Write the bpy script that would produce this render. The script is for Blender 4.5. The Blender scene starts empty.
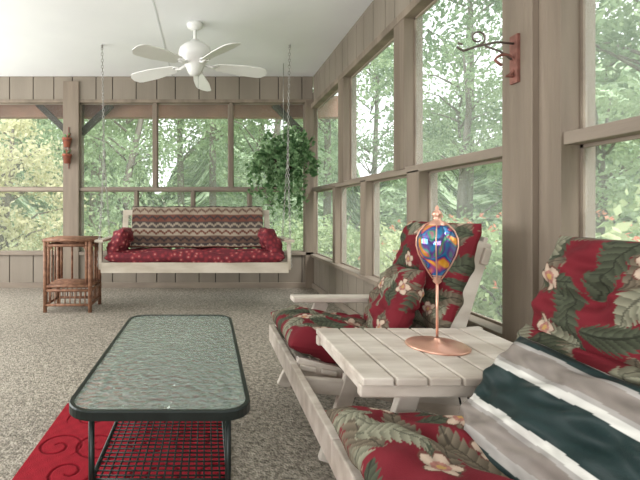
import bpy, math, random
import numpy as np
from mathutils import Vector, Matrix
random.seed(4); rng=np.random.default_rng(7)
S=bpy.context.scene
COL=S.collection
CH=0.97; F=420.0

# ------------------------------------------------------------ materials
def newmat(name):
    m=bpy.data.materials.new(name); m.use_nodes=True
    nt=m.node_tree; b=nt.nodes['Principled BSDF']; return m,nt,b
def pmat(name,c1,c2=None,scale=8,rough=.6,bump=0.0,bscale=None,stretch=(1,1,1),metal=0,spec=.4,detail=4,lo=.35,hi=.65,coord='Object'):
    m,nt,b=newmat(name); N=nt.nodes; L=nt.links
    if c2 is None: c2=tuple(x*.8 for x in c1)
    tc=N.new('ShaderNodeTexCoord'); mp=N.new('ShaderNodeMapping'); mp.inputs['Scale'].default_value=stretch
    L.new(tc.outputs[coord],mp.inputs['Vector'])
    nz=N.new('ShaderNodeTexNoise'); nz.inputs['Scale'].default_value=scale; nz.inputs['Detail'].default_value=detail
    L.new(mp.outputs[0],nz.inputs['Vector'])
    cr=N.new('ShaderNodeValToRGB'); cr.color_ramp.elements[0].position=lo; cr.color_ramp.elements[1].position=hi
    cr.color_ramp.elements[0].color=(*c2,1); cr.color_ramp.elements[1].color=(*c1,1)
    L.new(nz.outputs['Fac'],cr.inputs[0]); L.new(cr.outputs[0],b.inputs['Base Color'])
    b.inputs['Roughness'].default_value=rough; b.inputs['Metallic'].default_value=metal
    b.inputs['Specular IOR Level'].default_value=spec
    if bump>0:
        n2=N.new('ShaderNodeTexNoise'); n2.inputs['Scale'].default_value=bscale or scale; n2.inputs['Detail'].default_value=3
        L.new(mp.outputs[0],n2.inputs['Vector'])
        bp=N.new('ShaderNodeBump'); bp.inputs['Strength'].default_value=bump; bp.inputs['Distance'].default_value=.01
        L.new(n2.outputs['Fac'],bp.inputs['Height']); L.new(bp.outputs[0],b.inputs['Normal'])
    return m
def vcmat(name,rough=.85,bump=.25,bscale=350):
    m,nt,b=newmat(name); N=nt.nodes; L=nt.links
    a=N.new('ShaderNodeAttribute'); a.attribute_name='Col'
    L.new(a.outputs['Color'],b.inputs['Base Color']); b.inputs['Roughness'].default_value=rough
    b.inputs['Specular IOR Level'].default_value=.2
    tc=N.new('ShaderNodeTexCoord'); n2=N.new('ShaderNodeTexNoise'); n2.inputs['Scale'].default_value=bscale
    L.new(tc.outputs['Object'],n2.inputs['Vector'])
    bp=N.new('ShaderNodeBump'); bp.inputs['Strength'].default_value=bump; bp.inputs['Distance'].default_value=.003
    L.new(n2.outputs['Fac'],bp.inputs['Height']); L.new(bp.outputs[0],b.inputs['Normal'])
    return m
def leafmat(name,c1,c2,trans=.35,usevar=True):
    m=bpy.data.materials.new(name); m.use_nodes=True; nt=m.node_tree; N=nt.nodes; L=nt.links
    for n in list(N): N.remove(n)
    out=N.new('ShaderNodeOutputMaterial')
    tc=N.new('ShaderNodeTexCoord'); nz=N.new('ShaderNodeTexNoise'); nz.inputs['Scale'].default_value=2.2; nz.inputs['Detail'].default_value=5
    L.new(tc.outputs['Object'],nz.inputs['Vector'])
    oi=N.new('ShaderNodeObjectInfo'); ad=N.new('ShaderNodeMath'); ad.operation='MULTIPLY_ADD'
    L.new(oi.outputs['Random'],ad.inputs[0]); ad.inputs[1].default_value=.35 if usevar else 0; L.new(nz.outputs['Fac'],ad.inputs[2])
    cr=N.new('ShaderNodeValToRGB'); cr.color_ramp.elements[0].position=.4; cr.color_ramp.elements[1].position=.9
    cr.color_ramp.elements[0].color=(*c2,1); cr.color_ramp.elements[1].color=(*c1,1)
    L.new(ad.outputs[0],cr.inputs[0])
    d=N.new('ShaderNodeBsdfDiffuse'); t=N.new('ShaderNodeBsdfTranslucent'); mx=N.new('ShaderNodeMixShader'); mx.inputs[0].default_value=trans
    L.new(cr.outputs[0],d.inputs[0]); L.new(cr.outputs[0],t.inputs[0]); L.new(d.outputs[0],mx.inputs[1]); L.new(t.outputs[0],mx.inputs[2])
    L.new(mx.outputs[0],out.inputs[0]); return m

M_panel=pmat('painted_panel',(.275,.235,.19),(.22,.188,.15),3,.6,.15,60,(1,1,.15))
M_gap=pmat('panel_gap',(.05,.04,.032),(.035,.03,.025),5,.9)
M_post=pmat('weathered_post',(.27,.217,.168),(.17,.135,.102),6,.65,.3,50,(1,1,.1))
M_rail=pmat('weathered_rail',(.32,.265,.21),(.21,.17,.135),6,.65,.25,50,(.2,.2,1))
M_ceil=pmat('ceiling_paint',(.86,.87,.88),(.83,.84,.855),2,.5,.02,30)
M_seam=pmat('ceiling_seam',(.70,.71,.72),(.64,.65,.66),2,.5)
M_white=pmat('white_enamel',(.82,.82,.80),(.76,.76,.74),4,.35)
M_wood=pmat('painted_cream_wood',(.66,.60,.53),(.45,.39,.33),9,.5,.3,40,(.35,1.6,1))
M_woodd=pmat('cream_wood_swing',(.60,.54,.45),(.43,.37,.29),9,.55,.2,40,(.35,1,1))
M_dark=pmat('dark_brace_wood',(.035,.03,.028),(.02,.018,.016),6,.7)
M_beam=pmat('eave_beam_wood',(.38,.20,.14),(.28,.15,.11),4,.7)
M_chain=pmat('chain_steel',(.45,.44,.42),(.3,.29,.27),20,.4,metal=.8)
M_green=pmat('dark_green_metal',(.014,.02,.018),(.01,.015,.013),20,.35,metal=.3)
M_rattan=pmat('rattan',(.31,.16,.095),(.16,.07,.04),25,.55,.3,60)
M_terra=pmat('terracotta',(.36,.12,.07),(.25,.08,.05),12,.8)
M_copper=pmat('copper',(.80,.47,.36),(.62,.34,.25),10,.34,metal=.7)
M_iron=pmat('rust_iron',(.26,.11,.085),(.16,.065,.05),30,.6,metal=.1)
M_ironpale=pmat('patina_iron',(.16,.13,.11),(.09,.07,.06),30,.5,metal=.3)
M_cord=pmat('black_cord',(.02,.015,.015),(.01,.01,.01),30,.7)
M_basket=pmat('coco_basket',(.09,.07,.045),(.05,.04,.03),30,.9,.5,40)
M_bark=pmat('bark',(.26,.23,.20),(.13,.11,.09),5,.95,.5,10,(1,1,.3))
M_grass=pmat('grass',(.42,.48,.28),(.30,.34,.18),1.2,.95,.4,20)
M_floral=vcmat('floral_fabric'); M_blank=vcmat('woven_blanket',.95,.5,200); M_stripe=vcmat('striped_fabric',.5,.2,300)
M_rugm=vcmat('rug_pile',.95,.8,260)
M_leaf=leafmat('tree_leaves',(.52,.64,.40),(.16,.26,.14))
M_leafy=leafmat('yellow_leaves',(.86,.82,.58),(.62,.62,.38),.4)
M_leafb=leafmat('shrub_leaves',(.70,.76,.46),(.30,.42,.22))
M_flow=leafmat('azalea_flowers',(.90,.30,.22),(.85,.38,.28),.4)
M_ivy=leafmat('ivy_leaves',(.34,.50,.27),(.07,.15,.06),.3,False)
for n in M_ivy.node_tree.nodes:
    if n.type=='TEX_NOISE': n.inputs['Scale'].default_value=14
    if n.type=='VALTORGB': n.color_ramp.elements[1].position=.68
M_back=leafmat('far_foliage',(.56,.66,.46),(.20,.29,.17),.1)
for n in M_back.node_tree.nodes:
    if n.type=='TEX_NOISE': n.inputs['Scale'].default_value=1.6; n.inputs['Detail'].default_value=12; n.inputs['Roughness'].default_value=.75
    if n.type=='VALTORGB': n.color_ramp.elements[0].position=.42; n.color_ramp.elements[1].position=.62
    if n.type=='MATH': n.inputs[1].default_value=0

# carpet
def carpet():
    m,nt,b=newmat('berber_carpet'); N=nt.nodes; L=nt.links
    tc=N.new('ShaderNodeTexCoord')
    vo=N.new('ShaderNodeTexVoronoi'); vo.inputs['Scale'].default_value=100; L.new(tc.outputs['Object'],vo.inputs['Vector'])
    n1=N.new('ShaderNodeTexNoise'); n1.inputs['Scale'].default_value=52; n1.inputs['Detail'].default_value=5; n1.inputs['Roughness'].default_value=.8; L.new(tc.outputs['Object'],n1.inputs['Vector'])
    n2=N.new('ShaderNodeTexNoise'); n2.inputs['Scale'].default_value=1.3; L.new(tc.outputs['Object'],n2.inputs['Vector'])
    cr=N.new('ShaderNodeValToRGB'); e=cr.color_ramp.elements; e[0].position=.37; e[0].color=(.11,.096,.074,1); e[1].position=.62; e[1].color=(.50,.445,.37,1)
    L.new(n1.outputs['Fac'],cr.inputs[0])
    mx=N.new('ShaderNodeMix'); mx.data_type='RGBA'; mx.blend_type='MULTIPLY'; mx.inputs['Factor'].default_value=.4
    L.new(cr.outputs[0],mx.inputs['A'])
    cr2=N.new('ShaderNodeValToRGB'); cr2.color_ramp.elements[0].color=(.6,.6,.6,1); cr2.color_ramp.elements[1].color=(1,1,1,1)
    cr2.color_ramp.elements[0].position=.3; cr2.color_ramp.elements[1].position=.6
    L.new(n2.outputs['Fac'],cr2.inputs[0]); L.new(cr2.outputs[0],mx.inputs['B'])
    L.new(mx.outputs['Result'],b.inputs['Base Color']); b.inputs['Roughness'].default_value=.75; b.inputs['Specular IOR Level'].default_value=.35
    bp=N.new('ShaderNodeBump'); bp.inputs['Strength'].default_value=.7; bp.inputs['Distance'].default_value=.006
    L.new(vo.outputs['Distance'],bp.inputs['Height']); L.new(bp.outputs[0],b.inputs['Normal'])
    return m
M_carpet=carpet()
def screenmat():
    m=bpy.data.materials.new('insect_screen'); m.use_nodes=True; nt=m.node_tree; N=nt.nodes; L=nt.links
    for n in list(N): N.remove(n)
    out=N.new('ShaderNodeOutputMaterial'); tr=N.new('ShaderNodeBsdfTransparent'); tl=N.new('ShaderNodeBsdfTranslucent'); d=N.new('ShaderNodeBsdfDiffuse')
    tl.inputs[0].default_value=(.78,.82,.80,1); d.inputs[0].default_value=(.5,.5,.5,1)
    a=N.new('ShaderNodeMixShader'); a.inputs[0].default_value=.35; L.new(tl.outputs[0],a.inputs[1]); L.new(d.outputs[0],a.inputs[2])
    x=N.new('ShaderNodeMixShader')
    tc=N.new('ShaderNodeTexCoord'); nz=N.new('ShaderNodeTexNoise'); nz.inputs['Scale'].default_value=3; L.new(tc.outputs['Object'],nz.inputs['Vector'])
    mr=N.new('ShaderNodeMapRange'); mr.inputs['To Min'].default_value=.22; mr.inputs['To Max'].default_value=.30; L.new(nz.outputs['Fac'],mr.inputs[0])
    L.new(mr.outputs[0],x.inputs[0]); L.new(tr.outputs[0],x.inputs[1]); L.new(a.outputs[0],x.inputs[2]); L.new(x.outputs[0],out.inputs[0]); return m
M_screen=screenmat()
def glassm():
    m,nt,b=newmat('rippled_glass'); N=nt.nodes; L=nt.links
    b.inputs['Base Color'].default_value=(.72,.84,.78,1); b.inputs['Roughness'].default_value=.13; b.inputs['Transmission Weight'].default_value=.85
    b.inputs['IOR'].default_value=1.6; b.inputs['Specular IOR Level'].default_value=1.0
    tc=N.new('ShaderNodeTexCoord'); vo=N.new('ShaderNodeTexVoronoi'); vo.feature='SMOOTH_F1'; vo.inputs['Scale'].default_value=52; L.new(tc.outputs['Object'],vo.inputs['Vector'])
    bp=N.new('ShaderNodeBump'); bp.inputs['Strength'].default_value=.8; bp.inputs['Distance'].default_value=.008
    L.new(vo.outputs['Distance'],bp.inputs['Height']); L.new(bp.outputs[0],b.inputs['Normal']); return m
M_glass=glassm()
def irid():
    m,nt,b=newmat('iridescent_glass'); N=nt.nodes; L=nt.links
    tc=N.new('ShaderNodeTexCoord'); mp=N.new('ShaderNodeMapping'); mp.inputs['Scale'].default_value=(1,1,.55); L.new(tc.outputs['Object'],mp.inputs[0])
    nz=N.new('ShaderNodeTexNoise'); nz.inputs['Scale'].default_value=17; nz.inputs['Detail'].default_value=.5; nz.inputs['Distortion'].default_value=1.0; L.new(mp.outputs[0],nz.inputs['Vector'])
    cr=N.new('ShaderNodeValToRGB'); e=cr.color_ramp.elements
    e[0].position=.34; e[0].color=(.85,.42,.04,1); e[1].position=.66; e[1].color=(.85,.38,.06,1)
    for p,c in ((.40,(.50,.07,.16,1)),(.45,(.02,.05,.30,1)),(.50,(.02,.24,.46,1)),(.54,(.16,.04,.30,1)),(.58,(.03,.36,.20,1)),(.62,(.55,.10,.22,1))):
        x=e.new(p); x.color=c
    L.new(nz.outputs['Fac'],cr.inputs[0]); L.new(cr.outputs[0],b.inputs['Base Color'])
    b.inputs['Metallic'].default_value=.5; b.inputs['Roughness'].default_value=.12; b.inputs['Coat Weight'].default_value=.5; return m
M_irid=irid()
def paisley():
    m,nt,b=newmat('red_paisley'); N=nt.nodes; L=nt.links
    tc=N.new('ShaderNodeTexCoord'); vo=N.new('ShaderNodeTexVoronoi'); vo.inputs['Scale'].default_value=22; L.new(tc.outputs['Object'],vo.inputs['Vector'])
    cr=N.new('ShaderNodeValToRGB'); e=cr.color_ramp.elements; e[0].position=.10; e[0].color=(.42,.20,.17,1); e[1].position=.28; e[1].color=(.26,.025,.035,1)
    x=e.new(.6); x.color=(.12,.012,.02,1)
    L.new(vo.outputs['Distance'],cr.inputs[0]); L.new(cr.outputs[0],b.inputs['Base Color']); b.inputs['Roughness'].default_value=.85; return m
M_pais=paisley()

# ------------------------------------------------------------ mesh builder
class MB:
    def __init__(s): s.v=[]; s.f=[]; s.m=[]; s.sm=[]; s.mats=[]
    def mi(s,mat):
        if mat not in s.mats: s.mats.append(mat)
        return s.mats.index(mat)
    def add(s,vs,fs,mat,smooth=False):
        o=len(s.v); s.v+= [tuple(x) for x in vs]; k=s.mi(mat)
        for f in fs: s.f.append([i+o for i in f]); s.m.append(k); s.sm.append(smooth)
    def box(s,lo,hi,mat):
        x0,y0,z0=lo; x1,y1,z1=hi
        s.add([(x0,y0,z0),(x1,y0,z0),(x1,y1,z0),(x0,y1,z0),(x0,y0,z1),(x1,y0,z1),(x1,y1,z1),(x0,y1,z1)],
              [(3,2,1,0),(4,5,6,7),(0,1,5,4),(1,2,6,5),(2,3,7,6),(3,0,4,7)],mat)
    def board(s,p0,p1,w,t,up,mat):
        p0=Vector(p0);p1=Vector(p1); d=(p1-p0).normalized(); up=Vector(up); n=(up-d*up.dot(d)).normalized(); sd=d.cross(n)
        vs=[]
        for p in (p0,p1):
            for a,b in ((-1,-1),(1,-1),(1,1),(-1,1)): vs.append(p+sd*(a*w/2)+n*(b*t/2))
        s.add(vs,[(3,2,1,0),(4,5,6,7),(0,1,5,4),(1,2,6,5),(2,3,7,6),(3,0,4,7)],mat)
    def tube(s,pts,r,mat,n=8,closed=False,caps=True):
        pts=[Vector(p) for p in pts]; k=len(pts); rs=r if isinstance(r,(list,tuple)) else [r]*k
        vs=[];fs=[]; prev=None
        for i,p in enumerate(pts):
            if closed: d=(pts[(i+1)%k]-pts[i-1])
            else: d=pts[min(i+1,k-1)]-pts[max(i-1,0)]
            d.normalize()
            if prev is None:
                a=Vector((0,0,1)) if abs(d.z)<.9 else Vector((1,0,0)); a=(a-d*a.dot(d)).normalized()
            else:
                a=prev-d*prev.dot(d); a=a.normalized() if a.length>1e-5 else Vector((1,0,0))
            prev=a; b=d.cross(a)
            for j in range(n):
                t=2*math.pi*j/n; vs.append(p+(a*math.cos(t)+b*math.sin(t))*rs[i])
        for i in range(k if closed else k-1):
            for j in range(n):
                a0=i*n+j;a1=i*n+(j+1)%n;b0=((i+1)%k)*n+j;b1=((i+1)%k)*n+(j+1)%n
                fs.append((a0,a1,b1,b0))
        if not closed and caps: fs.append(tuple(range(n))[::-1]); fs.append(tuple((k-1)*n+j for j in range(n)))
        s.add(vs,fs,mat,True)
    def lathe(s,prof,c,mat,n=32):
        vs=[];fs=[]
        for r,z in prof:
            for j in range(n):
                t=2*math.pi*j/n; vs.append((c[0]+r*math.cos(t),c[1]+r*math.sin(t),c[2]+z))
        for i in range(len(prof)-1):
            for j in range(n): fs.append((i*n+j,i*n+(j+1)%n,(i+1)*n+(j+1)%n,(i+1)*n+j))
        s.add(vs,fs,mat,True)
    def torus(s,c,ax1,ax2,R,r,mat,n=12,R2=None):
        c=Vector(c);ax1=Vector(ax1);ax2=Vector(ax2); R2=R2 or R
        s.tube([c+ax1*R*math.cos(2*math.pi*i/n)+ax2*R2*math.sin(2*math.pi*i/n) for i in range(n)],r,mat,5,True)
    def obj(s,name,bevel=0):
        v=np.array(s.v,dtype=float); lo=v.min(0); hi=v.max(0); o=np.array([(lo[0]+hi[0])/2,(lo[1]+hi[1])/2,lo[2]])
        me=bpy.data.meshes.new(name); me.from_pydata((v-o).tolist(),[],s.f)
        for m in s.mats: me.materials.append(m)
        me.polygons.foreach_set('material_index',s.m); me.polygons.foreach_set('use_smooth',s.sm); me.update()
        ob=bpy.data.objects.new(name,me); ob.location=o; COL.objects.link(ob)
        if bevel:
            b=ob.modifiers.new('bevel','BEVEL'); b.width=bevel; b.segments=2; b.limit_method='ANGLE'; b.angle_limit=math.radians(50)
        return ob

# ------------------------------------------------------------ room
XL,XR,YF,YB,ZC=-4.0,1.34,-2.0,5.3,2.67
b=MB(); b.box((XL-.15,YF-.15,-.12),(XR+.15,YB+.15,0),M_carpet); b.obj('floor')
b=MB(); b.box((XL-.6,YF-.3,ZC),(XR+.45,YB+.5,ZC+.12),M_ceil); b.obj('ceiling')
b=MB(); b.box((-.445,YF,ZC-.003),(-.43,YB,ZC),M_seam); b.obj('trim_1')

def planksX(b,x0,x1,y,z0,z1,t,step,mat):
    b.box((x0,y+.012,z0),(x1,y+t,z1),M_gap)
    x=x0; k=0
    while x<x1-.01:
        w=step*(.8,1.15,1.0,.9,1.15)[k%5]; k+=1
        b.box((x+.005,y,z0),(min(x+w,x1)-.005,y+.02,z1),mat); x+=w
def planksY(b,y0,y1,x,z0,z1,t,step,mat,sgn=1):
    b.box((min(x+sgn*.012,x+sgn*t),y0,z0),(max(x+sgn*.012,x+sgn*t),y1,z1),M_gap)
    y=y0;k=0
    while y<y1-.01:
        w=step*(.8,1.15,1.0,.9,1.15)[k%5]; k+=1
        b.box((min(x,x+sgn*.02),y+.005,z0),(max(x,x+sgn*.02),min(y+w,y1)-.005,z1),mat); y+=w
def bx(px): return (px-207)/79.2
# back wall
b=MB()
planksX(b,XL,XR,YB,2.36,ZC,.1,.26,M_panel)
planksX(b,XL,XR,YB,0.0,.42,.1,.26,M_panel)
b.box((bx(64),YB-.035,0),(bx(79.5),YB+.1,2.60),M_post)
b.box((bx(305),YB-.03,.0),(XR,YB+.1,2.36),M_post)
b.box((XL,YB-.02,0),(XL+.15,YB+.1,2.36),M_post)
b.box((-3.05,YB-.02,.42),(-2.95,YB+.1,2.36),M_post)
for px in (155,231): b.box((bx(px)-.025,YB,1.25),(bx(px)+.025,YB+.08,2.36),M_post)
for px in (136,193,250): b.box((bx(px)-.02,YB,.44),(bx(px)+.02,YB+.08,1.23),M_post)
b.box((XL,YB-.005,1.225),(XR,YB+.09,1.265),M_rail)
b.obj('wall_back',.003)
b=MB(); b.box((XL,YB-.03,.415),(XR,YB+.08,.455),M_rail); b.obj('trim_2',.004)
b=MB(); b.box((XL,YB-.018,2.335),(XR,YB+.08,2.375),M_post); b.obj('trim_3',.004)
b=MB(); b.box((XL,YB-.02,0),(XR-.02,YB,.07),M_rail); b.obj('baseboard_back',.004)
# right wall
b=MB()
planksY(b,YF,YB,XR,2.28,ZC,.1,.2,M_panel)
planksY(b,YF,YB,XR,0,.40,.1,.2,M_panel)
def post(y0,y1,z0,z1,pr=.03): b.box((XR-pr,y0,z0),(XR+.1,y1,z1),M_post)
post(4.04,4.2,1.25,2.28); post(2.80,2.95,1.25,2.30)
post(4.33,4.42,.40,1.23,.02); post(3.5,3.62,.40,1.23,.02); post(2.62,2.78,.40,1.23,.02)
b.box((XR-.055,1.66,0),(XR+.1,1.83,2.66),M_post)
post(1.555,1.66,.40,2.3,.03); post(1.83,1.87,.4,2.3,.02)
post(.2,.36,0,2.66); post(-1.3,-1.15,0,2.66)
b.box((XR-.02,YF,1.215),(XR+.09,YB,1.262),M_rail)
b.obj('wall_right',.003)
b=MB(); b.box((XR-.045,YF,.395),(XR+.09,YB-.03,.43),M_rail); b.obj('trim_4',.004)
b=MB(); b.box((XR-.035,YF,2.255),(XR+.08,YB-.03,2.31),M_post); b.obj('trim_5',.004)
b=MB(); b.box((XR-.02,YF,0),(XR,YB-.02,.07),M_rail); b.obj('baseboard_right',.004)
# left wall & front wall
b=MB()
planksY(b,YF,YB,XL,2.36,ZC,.1,.26,M_panel,-1); planksY(b,YF,YB,XL,0,.42,.1,.26,M_panel,-1)
for y in (-1.9,-.5,.9,2.3,3.7): b.box((XL-.1,y-.07,.4),(XL+.03,y+.07,2.4),M_post)
b.box((XL-.09,YF,1.22),(XL+.01,YB,1.265),M_rail)
b.obj('wall_left')
b=MB(); planksX(b,XL,XR,YF-.1,0,ZC,.1,.26,M_panel); b.obj('wall_front')
# screens
k=1
def scrX(x0,x1,z0,z1):
    global k
    m=MB(); y=YB+.05; m.add([(x0,y,z0),(x1,y,z0),(x1,y,z1),(x0,y,z1)],[(0,1,2,3)],M_screen)
    t=.008
    for a,c in (((x0,y-t,z0),(x0+.012,y+t,z1)),((x1-.012,y-t,z0),(x1,y+t,z1)),((x0,y-t,z0),(x1,y+t,z0+.012)),((x0,y-t,z1-.012),(x1,y+t,z1))): m.box(a,c,M_rail)
    m.obj('window_%d'%k); k+=1
def scrY(xx,y0,y1,z0,z1):
    global k
    m=MB(); x=xx; m.add([(x,y0,z0),(x,y1,z0),(x,y1,z1),(x,y0,z1)],[(0,1,2,3)],M_screen)
    t=.008
    for a,c in (((x-t,y0,z0),(x+t,y0+.012,z1)),((x-t,y1-.012,z0),(x+t,y1,z1)),((x-t,y0,z0),(x+t,y1,z0+.012)),((x-t,y0,z1-.012),(x+t,y1,z1))): m.box(a,c,M_rail)
    m.obj('window_%d'%k); k+=1
for x0,x1 in ((XL+.15,-3.05),(-2.95,bx(64)),(bx(79.5),bx(155)-.025),(bx(155)+.025,bx(231)-.025),(bx(231)+.025,bx(305))): scrX(x0,x1,1.265,2.335)
for x0,x1 in ((XL+.15,-3.05),(-2.95,bx(64)),(bx(79.5),bx(136)-.02),(bx(136)+.02,bx(193)-.02),(bx(193)+.02,bx(250)-.02),(bx(250)+.02,bx(305))): scrX(x0,x1,.455,1.225)
for y0,y1 in ((4.2,YB),(2.95,4.04),(1.87,2.80),(.36,1.555),(-1.15,.2),(YF,-1.3)): scrY(XR+.05,y0,y1,1.262,2.255)
for y0,y1 in ((4.42,YB),(3.62,4.33),(2.78,3.5),(1.87,2.62),(.36,1.555),(-1.15,.2),(YF,-1.3)): scrY(XR+.05,y0,y1,.43,1.215)
# exterior eave beam and braces
b=MB(); b.box((XL-.5,YB+.28,2.22),(XR+.5,YB+.40,2.50),M_beam); b.obj('eave_beam')
b=MB()
for xa,xb in ((-1.80,-2.2),(-1.64,-1.24),(1.25,.87)):
    b.board((xa,YB+.18,1.98),(xb,YB+.18,2.36),.07,.09,(0,1,0),M_dark)
b.box((-1.81,YB+.12,-.6),(-1.63,YB+.27,2.5),M_post); b.box((1.3,YB+.12,-.6),(1.42,YB+.27,2.5),M_post)
b.obj('porch_brace')

# ------------------------------------------------------------ ceiling fan
b=MB(); fc=(-.11,3.82); zb=2.29
b.lathe([(.001,0),(.075,0),(.07,-.03),(.03,-.055),(.001,-.055)],(*fc,ZC),M_white)
b.tube([(*fc,ZC-.03),(*fc,zb+.2)],.015,M_white)
b.lathe([(.001,.235),(.04,.23),(.055,.20),(.10,.19),(.14,.155),(.15,.11),(.14,.065),(.11,.04),(.09,.0),(.08,-.02),(.065,-.055),(.05,-.08),(.02,-.09),(.001,-.092)],(*fc,zb),M_white,40)
for a in (83,11,155,227,299):
    t=math.radians(a); d=Vector((math.cos(t),math.sin(t),0)); s_=Vector((-math.sin(t),math.cos(t),0)); c=Vector((*fc,zb))
    b.tube([c+d*.08+Vector((0,0,.02)),c+d*.15+Vector((0,0,-.005)),c+d*.2+Vector((0,0,0))],[.014,.016,.012],M_white,6)
    b.torus(c+d*.19,d,s_,.03,.007,M_white,12,.045)
    vs=[];fs=[]; n=14; tilt=math.radians(-13 if a==11 else 14)
    for i in range(n+1):
        u=i/n; r=.20+.48*u; dr=-.03*u
        hw=(.050+.032*min(1,u*2))*(1 if u<.85 else math.sqrt(max(0.02,1-((u-.85)/.16)**2)))
        for sg in (-1,1):
            for dz in (-.004,.004):
                vs.append(c+d*r+s_*(sg*hw*math.cos(tilt))+Vector((0,0,sg*hw*math.sin(tilt)+dz+dr)))
    for i in range(n):
        o=i*4; q=o+4
        fs+= [(o,o+2,q+2,q),(o+1,q+1,q+3,o+3),(o,q,q+1,o+1),(o+2,o+3,q+3,q+2)]
    fs+=[(0,1,3,2),(n*4,n*4+2,n*4+3,n*4+1)]
    b.add(vs,fs,M_white)
b.tube([(fc[0]+.03,fc[1],zb-.06),(fc[0]+.03,fc[1],zb-.2)],.002,M_chain,4)
b.obj('ceiling_fan')

# ------------------------------------------------------------ pillows
def pillow(name,c,U,V,w,h,t,colfn=None,mat=None,n=110,pw=4,wr=.006,seed=0,pinch=.05,tuft=None):
    c=Vector(c);U=Vector(U).normalized();V=Vector(V);V=(V-U*V.dot(U)).normalized();Nn=U.cross(V)
    g=np.linspace(-1,1,n); uu,vv=np.meshgrid(g,g,indexing='ij'); r=np.random.default_rng(seed)
    ph=r.uniform(0,6,6)
    prof=np.sqrt(np.clip((1-np.abs(uu)**pw)*(1-np.abs(vv)**pw),0,1))
    wrk=wr*(np.sin(uu*7+vv*3+ph[0])+np.sin(vv*9-uu*4+ph[1])+.7*np.sin(uu*13+vv*11+ph[2])+.5*np.sin(vv*21+3*np.sin(uu*4)+ph[3]))*np.minimum(1,prof*1.5)
    dent=0
    if tuft:
        for (a,bq) in tuft: dent=dent+.5*np.exp(-(((uu-a)*w)**2+((vv-bq)*h)**2)/.0035)
    X=uu*w/2*(1-pinch*(1-np.abs(vv))*1.0*np.abs(uu)); Y=vv*h/2*(1-pinch*(1-np.abs(uu))*np.abs(vv))
    vs=[];cols=[]
    for sg in (1,-1):
        Z=sg*(t/2*prof*(1-np.clip(dent,0,.6)))+wrk
        P=np.array(c)[None,None]+X[...,None]*np.array(U)+Y[...,None]*np.array(V)+Z[...,None]*np.array(Nn)
        vs.append(P.reshape(-1,3))
        if colfn: cols.append(colfn(np.stack([uu*w/2+ (0 if sg>0 else 3),vv*h/2],-1).reshape(-1,2)))
    vs=np.concatenate(vs); idx=np.arange(n*n).reshape(n,n)
    q=np.stack([idx[:-1,:-1],idx[1:,:-1],idx[1:,1:],idx[:-1,1:]],-1).reshape(-1,4)
    fs=np.concatenate([q,q[:,::-1]+n*n])
    o=np.array(c)
    me=bpy.data.meshes.new(name); me.from_pydata((vs-o).tolist(),[],fs.tolist())
    me.polygons.foreach_set('use_smooth',[True]*len(fs)); me.materials.append(mat)
    if colfn:
        ca=me.color_attributes.new(name='Col',type='FLOAT_COLOR',domain='POINT'); cc=np.concatenate(cols); cc=np.concatenate([cc,np.ones((len(cc),1))],1).astype(np.float32)
        ca.data.foreach_set('color',cc.ravel())
    me.update(); ob=bpy.data.objects.new(name,me); ob.location=o; COL.objects.link(ob)
    return ob
def lin(r,g,b_): return np.array([((x/255)**2.2) for x in (r,g,b_)])
def floral(seed,dens=1.0):
    r=np.random.default_rng(seed)
    leaves=[];fl=[]
    for gx in np.arange(-.4,.41,.10):
        for gy in np.arange(-.4,.41,.10):
            leaves.append((gx+r.uniform(-.06,.06),gy+r.uniform(-.06,.06),r.uniform(0,6.28),r.uniform(.14,.20),r.uniform(.032,.048),r.integers(0,3)))
    for gx in np.arange(-.36,.37,.20):
        for gy in np.arange(-.36,.37,.20):
            fl.append((gx+r.uniform(-.05,.05),gy+r.uniform(-.05,.05),r.uniform(0,6.28),r.uniform(.036,.050)))
    def fn(P):
        P=P.copy(); P[:,0]=np.where(P[:,0]>2,P[:,0]-3,P[:,0])
        col=np.tile(lin(104,34,42),(len(P),1))
        col*= (1+.12*np.sin(P[:,0]*40)*np.sin(P[:,1]*37))[:,None]
        LC=[lin(132,130,112),lin(74,78,64),lin(108,98,84)]
        for (x,y,a,L,W,ci) in leaves:
            dx=P[:,0]-x;dy=P[:,1]-y; lx=(dx*math.cos(a)+dy*math.sin(a))/L; ly=-dx*math.sin(a)+dy*math.cos(a)
            ly=ly-.02*np.sin(lx*3)
            t=np.clip(lx,0,1); saw=((t*8-np.abs(ly)/W*1.2)%1)
            hw=W*np.sin(math.pi*t**.8)**.7*(.62+.38*saw)
            ins=(lx>0)&(lx<1)&(np.abs(ly)<hw)
            c=LC[ci]*(0.5+.6*saw)[:,None]; c=np.where((np.abs(ly)<.0022)[:,None],LC[ci]*.35,c)
            col=np.where(ins[:,None],c,col)
        for (x,y,a,R) in fl:
            dx=P[:,0]-x;dy=P[:,1]-y; rr=np.hypot(dx,dy); th=np.arctan2(dy,dx)+a
            pet=np.abs(np.cos(2.5*th)); rp=R*(.5+.5*pet**.6)
            q=rr/np.maximum(rp,1e-6)
            c=np.tile(lin(186,166,148),(len(P),1))*(.6+.4*pet)[:,None]
            c=np.where((rr<R*.42)[:,None],lin(160,112,102)*(.7+.3*pet)[:,None],c); c=np.where((rr<R*.2)[:,None],lin(170,138,85),c)
            c=np.where((q>.88)[:,None],lin(96,64,56),c)
            col=np.where((q<1)[:,None],c,col)
        return np.clip(col,0,1)
    return fn

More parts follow.
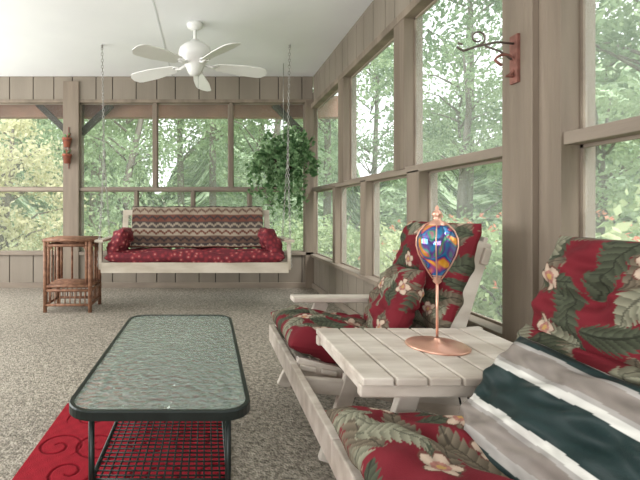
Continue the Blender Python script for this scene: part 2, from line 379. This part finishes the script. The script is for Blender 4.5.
# ------------------------------------------------------------ lounge chairs
def chair(name,y0,y1,arm_y):
    b=MB(); W=M_wood
    for y in (y0+.03,y1-.03):
        b.board((.37,y,.315),(1.22,y,.10),.09,.028,(0,1,0),W)
        b.board((1.0,y,.33),(1.16,y,.84),.07,.03,(0,1,0),W)
        b.board((1.12,y,.48),(1.16,y,.0),.07,.03,(0,1,0),W)
    for ya in arm_y:
        b.board((.47,ya,.485),(1.16,ya,.485),.10,.026,(0,0,1),W)
        yy=ya
        b.board((.64,yy,.47),(.42,yy,.0),.07,.032,(0,1,0),W)
    b.board((.36,y0,.295),(.36,y1,.295),.09,.03,(1,0,0),W)
    for i in range(7):
        x=.42+i*.088; z=.325-(x-.37)*.20
        b.board((x,y0,z),(x,y1,z),.07,.022,(0.2,0,1),W)
    n=6; wd=(y1-y0-.02)/n
    for i in range(n):
        y=y0+.01+wd*(i+.5)
        b.board((.985,y,.28),(1.17,y,.86),wd-.012,.02,(-1,0,.32),W)
    b.board((1.03,y0,.36),(1.03,y1,.36),.07,.03,(-1,0,.3),W)
    b.board((1.16,y0,.78),(1.16,y1,.78),.07,.03,(-1,0,.3),W)
    return b.obj(name,.005)
chair('lounge_chair',1.74,2.34,(2.33,))
chair('lounge_chair.001',.52,1.16,(.50,))
# slatted table
b=MB(); W=M_wood
x0,x1,y0,y1,zt=.435,1.10,1.18,1.69,.50
ns=7; sw=(x1-x0)/ns
for i in range(ns): b.box((x0+sw*i+.003,y0,zt-.024),(x0+sw*(i+1)-.003,y1,zt),W)
b.box((x0,y0+.01,zt-.06),(x1,y0+.04,zt-.0245),W); b.box((x0,y1-.04,zt-.06),(x1,y1-.01,zt-.0245),W); b.box((x0+.01,y0+.04,zt-.055),(x0+.035,y1-.04,zt-.0245),W)
b.board((.36,1.163,.295),(.36,1.737,.295),.09,.03,(1,0,0),W)
for y in (y0+.06,y1-.06):
    b.board((.60,y,zt-.05),(.46,y,0),.06,.03,(0,1,0),W)
    b.board((1.05,y,zt-.05),(1.08,y,0),.06,.03,(0,1,0),W)
    b.board((.36,y,.30),(1.05,y,.24),.06,.026,(0,1,0),W)
b.obj('slatted_side_table',.005)
b=MB(); b.tube([(.72,1.20,.44),(.72,1.172,.38),(.725,1.172,.33)],.003,M_cord,6); b.tube([(.745,1.20,.44),(.75,1.172,.38),(.735,1.172,.32)],.003,M_cord,6); b.obj('hanging_cord')

pillow('floral_seat_cushion',(.635,2.03,.37),(1,0,-.14),(0,1,0),.58,.57,.14,floral(3),M_floral,160,5,.006,1,.02,[(-.35,-.35),(-.35,.35),(.3,0)])
pillow('floral_back_cushion',(1.05,2.02,.68),(0,1,0),(.30,0,.95),.60,.50,.13,floral(5),M_floral,160,4,.006,2,.03,[(-.4,.0),(.4,.0),(0,0)])
pillow('floral_throw_pillow',(.875,1.985,.54),(.18,1,-.05),(.42,0,.9),.45,.37,.14,floral(8),M_floral,140,3,.006,3,.06)
pillow('floral_seat_cushion.001',(.63,.87,.37),(1,0,-.12),(0,1,0),.60,.64,.13,floral(12),M_floral,190,4,.007,4,.02,[(-.35,-.35),(-.35,.35),(.3,0)])
pillow('floral_back_cushion.001',(.98,.885,.75),(0,1,0),(.28,0,.95),.67,.31,.15,floral(14),M_floral,170,3,.008,5,.03,[(-.3,0),(.3,0)])
pillow('floral_back_cushion.002',(.90,.885,.53),(0,1,0),(.25,0,.95),.68,.23,.17,floral(17),M_floral,170,3,.008,6,.03)
def stripes(P):
    v=P[:,1]+.002*np.sin(P[:,0]*40); a=(v+.165)/.33
    c=np.tile(lin(150,146,142),(len(P),1))
    g=lin(36,50,50)
    for lo,hi in ((.02,.13),(.42,.70),(.95,1.02)): c=np.where(((a>lo)&(a<hi))[:,None],g,c)
    for lo,hi in ((.20,.34),(.78,.92)): c=np.where(((a>lo)&(a<hi))[:,None],lin(126,118,112),c)
    for lo,hi in ((.37,.42),(.70,.75)): c=np.where(((a>lo)&(a<hi))[:,None],lin(196,194,188),c)
    n_=.5+.5*np.sin(P[:,0]*61+3*np.sin(P[:,1]*90))*np.sin(P[:,1]*47+2*np.sin(P[:,0]*33))
    return c*(.86+.28*n_)[:,None]
pillow('striped_pillow',(.738,.86,.495),(0,1,0.0),(.60,0,.80),.54,.35,.14,stripes,M_stripe,160,3,.007,7,.05)

# ------------------------------------------------------------ ornament
b=MB(); ox,oy=.80,1.46
b.lathe([(.001,0),(.100,0),(.102,.004),(.096,.008),(.03,.012),(.012,.020),(.008,.03)],(ox,oy,.50),M_copper,40)
b.tube([(ox,oy,.52),(ox,oy,.735)],.0045,M_copper,8)
b.lathe([(.004,.715),(.014,.725),(.012,.74),(.020,.748)],(ox,oy,0),M_copper,24)
b.lathe([(.015,.742),(.022,.755),(.040,.785),(.056,.82),(.063,.85),(.062,.875),(.052,.90),(.035,.918),(.016,.928)],(ox,oy,0),M_irid,40)
for a in range(5):
    t=a*2*math.pi/5+.4
    b.tube([(ox+r*math.cos(t),oy+r*math.sin(t),z) for r,z in ((.014,.735),(.025,.752),(.044,.785),(.060,.82),(.067,.85),(.066,.877),(.055,.903),(.036,.924),(.018,.933))],.0022,M_copper,6)
b.lathe([(.030,.921),(.026,.932),(.014,.938),(.012,.95),(.018,.958),(.013,.968),(.005,.975),(.007,.982),(.001,.99)],(ox,oy,0),M_copper,24)
b.obj('glass_balloon_lantern')

# ------------------------------------------------------------ coffee table
tx0,tx1,ty0,ty1,tz=-.395,.125,1.13,2.19,.43
def rrect(x0,x1,y0,y1,r,z,n=8):
    p=[]
    for cx,cy,a0 in ((x1-r,y1-r,0),(x0+r,y1-r,90),(x0+r,y0+r,180),(x1-r,y0+r,270)):
        for i in range(n+1):
            t=math.radians(a0+90*i/n); p.append((cx+r*math.cos(t),cy+r*math.sin(t),z))
    return p
b=MB()
vs=[]
outer=rrect(tx0,tx1,ty0,ty1,.085,0); inner=rrect(tx0+.014,tx1-.014,ty0+.014,ty1-.014,.071,0); n=len(outer)
for i in range(n):
    o=outer[i]; q=inner[i]
    vs+=[(o[0],o[1],tz-.026),(o[0],o[1],tz-.003),((o[0]*.8+q[0]*.2),(o[1]*.8+q[1]*.2),tz+.001),(q[0],q[1],tz),(q[0],q[1],tz-.026)]
fs=[]
for i in range(n):
    j=(i+1)%n
    for k2 in range(5): l2=(k2+1)%5; fs.append((i*5+k2,j*5+k2,j*5+l2,i*5+l2))
b.add(vs,fs,M_green)
gi=rrect(tx0+.0145,tx1-.0145,ty0+.0145,ty1-.0145,.0705,0)
vs=[(x,y,tz-.010) for x,y,_ in gi]+[(x,y,tz-.002) for x,y,_ in gi]
fs=[tuple(range(n))[::-1],tuple(range(n,2*n))]+[(i,(i+1)%n,n+(i+1)%n,n+i) for i in range(n)]
b.add(vs,fs,M_glass)
lx0,lx1,ly0,ly1=-.33,.06,1.20,2.07; sz=.20
for x in (lx0,lx1):
    for y in (ly0,ly1): b.tube([(x,y,0),(x,y,tz-.02)],.009,M_green,8)
for z in (tz-.035,sz):
    for a,c in (((lx0,ly0,z),(lx1,ly0,z)),((lx0,ly1,z),(lx1,ly1,z)),((lx0,ly0,z),(lx0,ly1,z)),((lx1,ly0,z),(lx1,ly1,z))): b.tube([a,c],.007,M_green,6)
nx=17; ny=38
for i in range(1,nx): x=lx0+(lx1-lx0)*i/nx; b.tube([(x,ly0,sz),(x,ly1,sz)],.003,M_green,4)
for i in range(1,ny): y=ly0+(ly1-ly0)*i/ny; b.tube([(lx0,y,sz),(lx1,y,sz)],.003,M_green,4)
b.obj('coffee_table')
# rug
def rugcol(P):
    x=P[:,0];y=P[:,1]
    c=np.tile(lin(146,32,44),(len(P),1))*(1+.1*np.sin(x*90)*np.sin(y*80))[:,None]
    s=np.zeros(len(P),bool); rr_=np.random.default_rng(5)
    for i,cx in enumerate(np.arange(-.62,.1,.19)):
        for j,cy in enumerate(np.arange(.6,2.1,.19)):
            ax=cx+(.09 if j%2 else 0)+rr_.uniform(-.03,.03); ay=cy+rr_.uniform(-.03,.03); sg=1 if (i+j)%2 else -1
            dx=x-ax;dy=y-ay; r_=np.hypot(dx,dy); th=np.arctan2(dy,dx)*sg+rr_.uniform(0,6)
            d=((r_/.060-th/(2*math.pi))%1); s|=(r_<.10)&(r_>.014)&(d<.17)
    return np.where(s[:,None],lin(112,18,30),c)
nxr,nyr=240,460; gx=np.linspace(-.70,.08,nxr); gy=np.linspace(.55,2.1,nyr)
A,B=np.meshgrid(gx,gy,indexing='ij'); P=np.stack([A.ravel(),B.ravel()],1); cc=rugcol(P)
ed=np.minimum.reduce([P[:,0]+.70,.08-P[:,0],P[:,1]-.55,2.1-P[:,1]])
zz=np.where(ed<.001,.0005,.011)-np.where(cc[:,0]<lin(125,0,0)[0],.004,0)*(ed>.001)
idx=np.arange(nxr*nyr).reshape(nxr,nyr); q=np.stack([idx[:-1,:-1],idx[1:,:-1],idx[1:,1:],idx[:-1,1:]],-1).reshape(-1,4)
me=bpy.data.meshes.new('area_rug'); me.from_pydata(np.column_stack([P,zz]).tolist(),[],q.tolist()); me.materials.append(M_rugm)
ca=me.color_attributes.new(name='Col',type='FLOAT_COLOR',domain='POINT'); ca.data.foreach_set('color',np.concatenate([cc,np.ones((len(cc),1))],1).astype(np.float32).ravel())
me.polygons.foreach_set('use_smooth',[True]*len(q)); ob=bpy.data.objects.new('area_rug',me); COL.objects.link(ob)

# ------------------------------------------------------------ porch swing
b=MB(); W=M_woodd; sx0,sx1=-1.03,.79; yf,yr=4.08,4.55
b.board((sx0,yf,.42),(sx1,yf,.42),.10,.03,(0,1,0),W); b.board((sx0,yr,.38),(sx1,yr,.38),.08,.03,(0,1,0),W)
for x in (sx0+.04,sx1-.04,(sx0+sx1)/2): b.board((x,yf,.41),(x,yr+.03,.375),.07,.035,(1,0,0),W)
for i in range(6): y=yf+.03+i*.078; b.board((sx0,y,.462-(y-yf)*.1),(sx1,y,.462-(y-yf)*.1),.062,.02,(0,0,1),W)
for i in range(17):
    x=sx0+.13+i*(sx1-sx0-.26)/16; b.board((x,yr-.02,.42),(x,yr+.12,.96),.06,.018,(0,-1,.2),W)
for z,y in ((.95,yr+.12),(.60,yr+.045)): b.board((sx0+.10,y,z),(sx1-.10,y,z),.06,.03,(0,-1,.2),W)
for x in (sx0-.01,sx1+.01):
    b.board((x,yf-.05,.68),(x,yr+.08,.68),.08,.024,(0,0,1),W); b.board((x,yf+.03,.40),(x,yf+.03,.67),.05,.03,(1,0,0),W); b.board((x,yr+.04,.38),(x,yr+.06,.67),.05,.03,(1,0,0),W)
def chain(p0,p1):
    p0=Vector(p0);p1=Vector(p1);d=(p1-p0); L=d.length; d.normalize(); n=int(L/.032)
    a=d.cross(Vector((0,1,0))).normalized(); c=d.cross(a)
    for i in range(n+1):
        q=p0+d*(L*i/n); b.torus(q,d,(a if i%2 else c),.021,.0034,M_chain,8,.010)
for sx,tx in ((sx0-.03,-1.075),(sx1+.03,.845)):
    top=(tx,4.30,ZC); mid=(tx*.98,4.30,1.55)
    chain(top,mid); chain(mid,(sx,yf+.02,.44)); chain(mid,(sx,yr+.05,.62))
    b.tube([(tx,4.30,ZC),(tx,4.30,ZC-.03)],.012,M_chain)
b.obj('porch_swing',.003)
cx=(sx0+sx1)/2
pillow('paisley_seat_cushion',(cx,4.31,.50),(1,0,0),(0,1,-.06),1.76,.50,.13,None,M_pais,90,10,.010,9,.01)
pillow('paisley_bolster',(sx0+.14,4.30,.64),(.5,0,1),(0,1,0),.34,.42,.17,None,M_pais,50,3,.008,10,.05)
pillow('paisley_bolster.001',(sx1-.14,4.30,.64),(-.5,0,1),(0,1,0),.34,.42,.17,None,M_pais,50,3,.008,11,.05)
def blcol(u,v):
    k3=v*9
    c=np.tile(lin(122,96,82),(len(u),1))
    band=np.floor(k3).astype(int); f=k3-np.floor(k3)
    z=np.abs(((u*16)%1)-.5)*2
    pal=[lin(66,58,58),lin(156,142,126),lin(112,74,64),lin(78,70,68),lin(162,150,134),lin(106,84,74),lin(70,62,62),lin(150,138,122),lin(108,70,60)]
    for i in range(9): c=np.where((band==i)[:,None],pal[i],c)
    zz=(np.abs(f-.5-.35*(z-.5)*1.2)<.16)
    alt=np.array([pal[(i+4)%9] for i in np.clip(band,0,8)])
    c=np.where(zz[:,None],alt,c); return c
nu,nv=320,70; uu=np.linspace(0,1,nu); path=[(yr+.18,.80),(yr+.17,.98),(yr+.13,1.015),(yr+.09,.99),(yr-.005,.62),(yr-.04,.575),(4.33,.60)]
pl=np.array(path); seg=np.r_[0,np.cumsum(np.hypot(*np.diff(pl,axis=0).T))]; sv=np.linspace(0,seg[-1],nv)
py=np.interp(sv,seg,pl[:,0]); pz=np.interp(sv,seg,pl[:,1])
U2,V2=np.meshgrid(np.arange(nu),np.arange(nv),indexing='ij')
Xb=-.82+1.43*uu[U2]; Yb=py[V2]-.012+.006*np.sin(uu[U2]*30); Zb=pz[V2]+.003*np.sin(uu[U2]*22)+.004
vv=np.clip((sv-.18)/(seg[-1]-.18),0,1)
cc=blcol(uu[U2].ravel(),np.clip(vv[V2].ravel(),0,.9999))
idx=np.arange(nu*nv).reshape(nu,nv); q=np.stack([idx[:-1,:-1],idx[1:,:-1],idx[1:,1:],idx[:-1,1:]],-1).reshape(-1,4)
me=bpy.data.meshes.new('woven_blanket'); me.from_pydata(np.column_stack([Xb.ravel(),Yb.ravel(),Zb.ravel()]).tolist(),[],q.tolist()); me.materials.append(M_blank)
ca=me.color_attributes.new(name='Col',type='FLOAT_COLOR',domain='POINT'); ca.data.foreach_set('color',np.concatenate([cc,np.ones((len(cc),1))],1).astype(np.float32).ravel())
me.polygons.foreach_set('use_smooth',[True]*len(q)); ob=bpy.data.objects.new('woven_blanket',me); COL.objects.link(ob)
sm=ob.modifiers.new('s','SOLIDIFY'); sm.thickness=.008; sm.offset=0

# ------------------------------------------------------------ rattan stand
b=MB(); R=M_rattan; X0,X1,Y0,Y1=-1.55,-1.12,4.02,4.38; H=.69
for x in (X0,X1):
    for y in (Y0,Y1): b.tube([(x,y,0),(x,y,H)],.019,R,8)
    for y in (Y0,Y1):
        dx=.034 if x==X0 else -.034
        b.tube([(x+dx,y,.27),(x+dx,y,H)],.014,R,8)
def ring(z,r=.014,e=0.0):
    b.tube([(X0-e,Y0-e,z),(X1+e,Y0-e,z)],r,R,8); b.tube([(X0-e,Y1+e,z),(X1+e,Y1+e,z)],r,R,8)
    b.tube([(X0-e,Y0-e,z),(X0-e,Y1+e,z)],r,R,8); b.tube([(X1+e,Y0-e,z),(X1+e,Y1+e,z)],r,R,8)
ring(H,.016,.01); ring(H-.05); ring(.25); ring(.21); ring(.07)
for i in range(12): y=Y0+.015+i*(Y1-Y0-.03)/11; b.tube([(X0,y,H+.006),(X1,y,H+.006)],.015,R,6)
for i in range(12): y=Y0+.015+i*(Y1-Y0-.03)/11; b.tube([(X0,y,.25),(X1,y,.25)],.015,R,6)
for i in range(1,9):
    x=X0+i*(X1-X0)/9
    for y in (Y0,Y1): b.tube([(x,y,.07),(x,y,.21)],.006,R,6)
for i in range(1,7):
    y=Y0+i*(Y1-Y0)/7
    for x in (X0,X1): b.tube([(x,y,.07),(x,y,.21)],.006,R,6); 
for i in (1,2,3):
    y=Y0+i*(Y1-Y0)/4
    for x in (X0,X1): b.tube([(x,y,.25),(x,y,H)],.009,R,6)
for i in (1,2):
    x=X0+i*(X1-X0)/3
    for y in (Y1,): b.tube([(x,y,.25),(x,y,H)],.011,R,6)
b.tube([(X0,Y0,H-.16),(X0+.06,Y0,H-.06)],.009,R,6); b.tube([(X1,Y0,H-.16),(X1-.06,Y0,H-.06)],.009,R,6)
b.obj('rattan_side_table')

# ------------------------------------------------------------ leaves helper
def leafquads(C,size,r=rng,wd=.28):
    n=len(C); a=r.normal(size=(n,3)); a/=np.linalg.norm(a,axis=1)[:,None]
    h=r.normal(size=(n,3)); bb=np.cross(a,h); bb/=np.linalg.norm(bb,axis=1)[:,None]+1e-9
    s=size*r.uniform(.6,1.3,size=(n,1))
    v0=C-a*s*.5; v2=C+a*s*.5; v1=C+bb*s*wd+a*s*.05; v3=C-bb*s*wd+a*s*.05
    return np.stack([v0,v1,v2,v3],1).reshape(-1,3)
def leafobj(name,parts,extra=None):
    vs=[];fs=[];mi=[];mats=[];o=0
    for v,m in parts:
        n=len(v)//4; vs.append(v); fs.append(np.arange(4*n).reshape(n,4)+o); mi+= [len(mats)]*n; mats.append(m); o+=4*n
    fs=np.concatenate(fs).tolist(); vs=np.concatenate(vs).tolist()
    sm=[False]*len(fs)
    if extra:
        for f,k_,s_ in zip(extra.f,extra.m,extra.sm): fs.append([i+o for i in f]); mi.append(len(mats)+k_); sm.append(s_)
        vs+= [list(map(float,x)) for x in extra.v]; mats+=extra.mats
    me=bpy.data.meshes.new(name); me.from_pydata(vs,[],fs)
    for m in mats: me.materials.append(m)
    me.polygons.foreach_set('material_index',mi); me.polygons.foreach_set('use_smooth',sm); me.update(); return me
def inst(name,me,loc,rot=0,sc=1):
    ob=bpy.data.objects.new(name,me); ob.location=loc; ob.rotation_euler=(0,0,rot); ob.scale=(sc,sc,sc) if not isinstance(sc,tuple) else sc; COL.objects.link(ob); return ob

# hanging plant
hc=Vector((.88,4.84,1.57)); e=MB()
e.lathe([(.001,-.16),(.07,-.155),(.11,-.11),(.135,-.03),(.14,0),(.13,0),(.12,-.03),(.001,-.02)],hc,M_basket,24)
for a in range(3):
    t=a*2.094+.3; e.tube([hc+Vector((.14*math.cos(t),.14*math.sin(t),0)),hc+Vector((0,0,.45))],.003,M_chain,5)
e.tube([hc+Vector((0,0,.45)),(hc.x,hc.y,ZC)],.004,M_chain,5)
C=[]
for i in range(52):
    t=rng.uniform(0,6.28); rr=rng.uniform(.05,.36); cz=hc.z+.38*math.sqrt(max(0,1-(rr/.40)**2))*rng.uniform(.2,1.0)-.02-.1*(rr>.25)
    c=np.array([hc.x+rr*math.cos(t),hc.y+rr*math.sin(t),cz])
    e.tube([(hc.x+.1*math.cos(t),hc.y+.1*math.sin(t),hc.z),tuple(c)],.0025,M_ivy,4)
    for j in range(14): C.append(c+rng.normal(size=3)*.045)
for s_ in range(46):
    t=rng.uniform(0,6.28); r0=rng.uniform(.08,.37); L=rng.uniform(.20,.72)*(1 if s_%3 else .6)
    pts=[]
    for i in range(14):
        f=i/13; p_=np.array([hc.x+r0*math.cos(t)*(.5+.6*min(1,f*2))+.01*math.sin(i),hc.y+r0*math.sin(t)*(.5+.6*min(1,f*2)),hc.z+.06+.08*math.sin(min(1,f*2.2)*3.14)-L*f**1.5]); pts.append(p_)
        for j in range(3): C.append(p_+rng.normal(size=3)*.018)
    e.tube(pts,.0025,M_ivy,4)
v=leafquads(np.array(C),.062,wd=.4)
e.v=[(x[0]-hc.x,x[1]-hc.y,x[2]-hc.z) for x in e.v]
me=leafobj('hanging_plant',[(v-np.array(hc),M_ivy)],e); inst('hanging_plant',me,hc)

# wall planter on back post
b=MB(); px_=bx(70); yy=YB-.035
b.tube([(px_,yy-.008,1.50),(px_,yy-.008,2.02)],.006,M_iron,6)
for z in (1.56,1.76):
    b.lathe([(.001,0),(.036,0),(.05,.09),(.058,.09),(.058,.112),(.048,.112),(.044,.09),(.001,.085)],(px_,yy-.075,z),M_terra,20)
    b.torus((px_,yy-.075,z+.07),(1,0,0),(0,1,0),.053,.004,M_iron,16)
for z in (1.67,1.87):
    for i in range(14):
        t=rng.uniform(0,6.28); l=rng.uniform(.02,.045)
        b.tube([(px_,yy-.075,z-.01),(px_+l*math.cos(t),yy-.075+l*math.sin(t),z+rng.uniform(.03,.07))],[.004,.008],M_ivy if i%3 else M_terra,5)
b.obj('wall_flower_pot_holder')

# scroll bracket
b=MB(); by=1.745; xw=XR-.055
b.box((xw-.012,by-.022,1.50),(xw,by+.022,1.70),M_iron)
b.tube([(xw-.01,by,1.665),(xw-.08,by,1.672),(xw-.16,by,1.655),(xw-.22,by,1.635),(xw-.245,by,1.65),(xw-.24,by,1.668),(xw-.225,by,1.662)],.005,M_ironpale,8)
b.tube([(xw-.01,by,1.53)]+[(xw-.05+.045*math.cos(t),by,1.575+.045*math.sin(t)) for t in np.linspace(-1.4,2.6,12)]+[(xw-.075,by,1.585),(xw-.06,by,1.575)],.006,M_iron,8)
b.tube([(xw-.16+.03*math.cos(t)*(1-t/12),by,1.69+.028*math.sin(t)*(1-t/12)) for t in np.linspace(-1.5,5.5,18)],.004,M_ironpale,6)
b.tube([(xw-.02,by,1.60),(xw-.07,by,1.635),(xw-.13,by,1.655)],.0045,M_ironpale,8)
b.obj('scroll_plant_bracket')

# ------------------------------------------------------------ outdoors
GZ=-.7
b=MB(); b.box((-45,-30,GZ-.1),(45,50,GZ),M_grass); b.obj('ground')
def treemesh(seed,H,cr,nl,ls,mat,low=.15):
    r=np.random.default_rng(seed); e=MB()
    e.tube([(0,0,-.1),(r.normal()*.1,r.normal()*.1,H*.4),(r.normal()*.2,r.normal()*.2,H*.75),(r.normal()*.2,0,H)],[.14,.11,.07,.02],M_bark,8)
    C=[]; nc=55
    for i in range(nc):
        z=H*(low+(1.02-low)*r.random()); f=(z/H-low)/(1-low); rad=cr*math.sqrt(max(.08,1-(f-.4)**2*2.2))*r.uniform(.3,1); t=r.uniform(0,6.28)
        c=np.array([rad*math.cos(t),rad*math.sin(t),z]); 
        if i%2==0: e.tube([(0,0,max(.3,z-.5*rad)),tuple(c*np.array([.5,.5,1])-np.array([0,0,.15])),tuple(c)],[.035,.02,.008],M_bark,5)
        k_=nl//nc; q_=r.normal(size=(k_,3))*np.array([.42,.42,.24])*cr*.34; C.append(c+q_)
    return leafobj('tree',[(leafquads(np.concatenate(C),ls,r=r),mat)],e)
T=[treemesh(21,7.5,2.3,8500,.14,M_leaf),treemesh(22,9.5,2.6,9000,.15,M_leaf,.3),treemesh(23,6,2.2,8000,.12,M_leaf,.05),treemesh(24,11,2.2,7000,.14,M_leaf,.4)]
Ty=treemesh(31,3.4,1.5,9000,.10,M_leafy,.08)
def bushmesh(seed,R_,nl,ls,nf):
    r=np.random.default_rng(seed); e=MB()
    for i in range(16):
        t=r.uniform(0,6.28); a=r.uniform(.2,1.1); l=R_*r.uniform(.8,1.2)
        tip=np.array([l*math.sin(a)*math.cos(t),l*math.sin(a)*math.sin(t),l*1.1*math.cos(a)+.1]); e.tube([(0,0,0),tuple(tip*.5+np.array([0,0,.1])),tuple(tip)],[.02,.012,.005],M_bark,5)
    d=r.normal(size=(nl,3)); d[:,2]=np.abs(d[:,2]); d/=np.linalg.norm(d,axis=1)[:,None]; bump_=1+.16*np.sin(d[:,:1]*7+seed)*np.sin(d[:,1:2]*8)+.12*np.sin(d[:,2:]*11)
    C=d*R_*bump_*r.uniform(.45,1.08,size=(nl,1))**.5*np.array([1,1,1.15])
    parts=[(leafquads(C,ls,r=r),M_leafb)]
    if nf:
        d=r.normal(size=(nf,3)); d[:,2]=np.abs(d[:,2]); d/=np.linalg.norm(d,axis=1)[:,None]
        c=d*R_*1.08*np.array([1,1,1.15]); c=np.repeat(c,6,0)+r.normal(size=(nf*6,3))*.014
        parts.append((leafquads(c,.034,r=r),M_flow))
    return leafobj('shrub',parts,e)
Bf=bushmesh(41,1.0,7500,.07,110); Bg=bushmesh(42,1.1,6000,.085,0)
r=random.Random(12)
for x,y,ti,s_ in [(-9,13,0,1),(-6.5,11.5,1,.9),(-3.6,14,3,1),(-2.2,11.5,2,.95),(.2,14,3,1),(1.6,11,0,.85),(4,14,3,1.1),(8,13,1,1),
                  (7.5,7,3,.95),(9.5,10,0,1.0),(8.5,3.6,3,.9),(10.5,5,2,1.0),(10,.5,3,1),(12.5,2,0,1.0),(5.6,9.3,2,.8),(7.6,4.9,0,.95),(12,8,1,1.1),
                  (-9,6,0,1),(-10,1,1,1),(-12,10,2,1.2),(-5,18,1,1.1),(2,18,0,1.2),(7,18,1,1.1),(-1,17,1,1.1)]:
    inst('tree',T[ti],(x,y,GZ),r.uniform(0,6.28),s_*r.uniform(.92,1.08))
inst('japanese_maple_tree',Ty,(-4.0,8.3,GZ),.4,1.0)
for x,y,s_ in [(3.6,2.4,1.45),(3.7,4.6,1.4),(3.6,.3,1.4),(5.6,3.6,1.7),(3.7,6.8,1.3),(4,-2,1.3)]:
    inst('azalea_shrub',Bf,(x,y,GZ),r.uniform(0,6.28),s_)
for x,y,s_ in [(-1.5,8.2,1.1),(.6,8.1,1.05),(2.4,8.6,1.2),(-6.8,8.5,1.1),(-.6,10.3,1.4),(-7,3,1.2),(-7,0,1.2)]:
    inst('shrub',Bg,(x,y,GZ),r.uniform(0,6.28),s_)
# far tree line
nu,nv=400,60; vs=[]
for i in range(nu):
    a=math.pi*2*i/nu
    Htop=7.0+2.0*math.sin(a*9)+1.6*math.sin(a*23+1)+.8*math.sin(a*57)
    for j in range(nv):
        f=j/(nv-1); rad=24+3*math.sin(a*17+f*5)*.4+1.2*math.sin(a*41+f*14)*math.sin(f*22+a*30)+f*2+rng.normal()*.25
        vs.append((rad*math.sin(a),4+rad*math.cos(a),GZ-.2+Htop*f))
fs=[(i*nv+j,((i+1)%nu)*nv+j,((i+1)%nu)*nv+j+1,i*nv+j+1) for i in range(nu) for j in range(nv-1)]
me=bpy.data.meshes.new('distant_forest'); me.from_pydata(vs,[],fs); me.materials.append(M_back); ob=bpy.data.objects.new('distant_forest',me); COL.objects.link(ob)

# ------------------------------------------------------------ light
w=bpy.data.worlds.new('World'); S.world=w; w.use_nodes=True; bg=w.node_tree.nodes['Background']; bg.inputs[0].default_value=(.94,.98,1,1); bg.inputs[1].default_value=2.3
def sun(name,rot,st,ang,col):
    l=bpy.data.lights.new(name,'SUN'); l.energy=st; l.angle=math.radians(ang); l.color=col; o=bpy.data.objects.new(name,l); o.rotation_euler=rot; COL.objects.link(o)
sun('sun',(math.radians(38),0,math.radians(30)),3.0,20,(1,.97,.93))
def area(name,loc,rot,size,sy,en,col):
    l=bpy.data.lights.new(name,'AREA'); l.shape='RECTANGLE'; l.size=size; l.size_y=sy; l.energy=en; l.color=col; o=bpy.data.objects.new(name,l); o.location=loc; o.rotation_euler=rot; COL.objects.link(o)
area('rear_fill',(-1.2,-1.7,1.2),(math.radians(125),0,0),3.0,1.6,115,(1,.985,.97))  # added fill light behind the camera, aimed up to brighten ceiling and interior
area('side_fill',(-3.9,3.0,1.4),(0,math.radians(-95),0),1.7,4.2,145,(1,.99,.98))  # added fill just inside the left wall, boosts light from that side
cam=bpy.data.cameras.new('camera'); cam.sensor_width=36; cam.lens=36*F/640; cam.shift_x=(320-207)/640; cam.shift_y=-(240-211)/640; cam.clip_start=.02
co=bpy.data.objects.new('camera',cam); co.location=(0,0,CH); co.rotation_euler=(math.radians(90),0,0); COL.objects.link(co); S.camera=co
S.view_settings.view_transform='Standard'; S.view_settings.look='None'; S.view_settings.exposure=.30
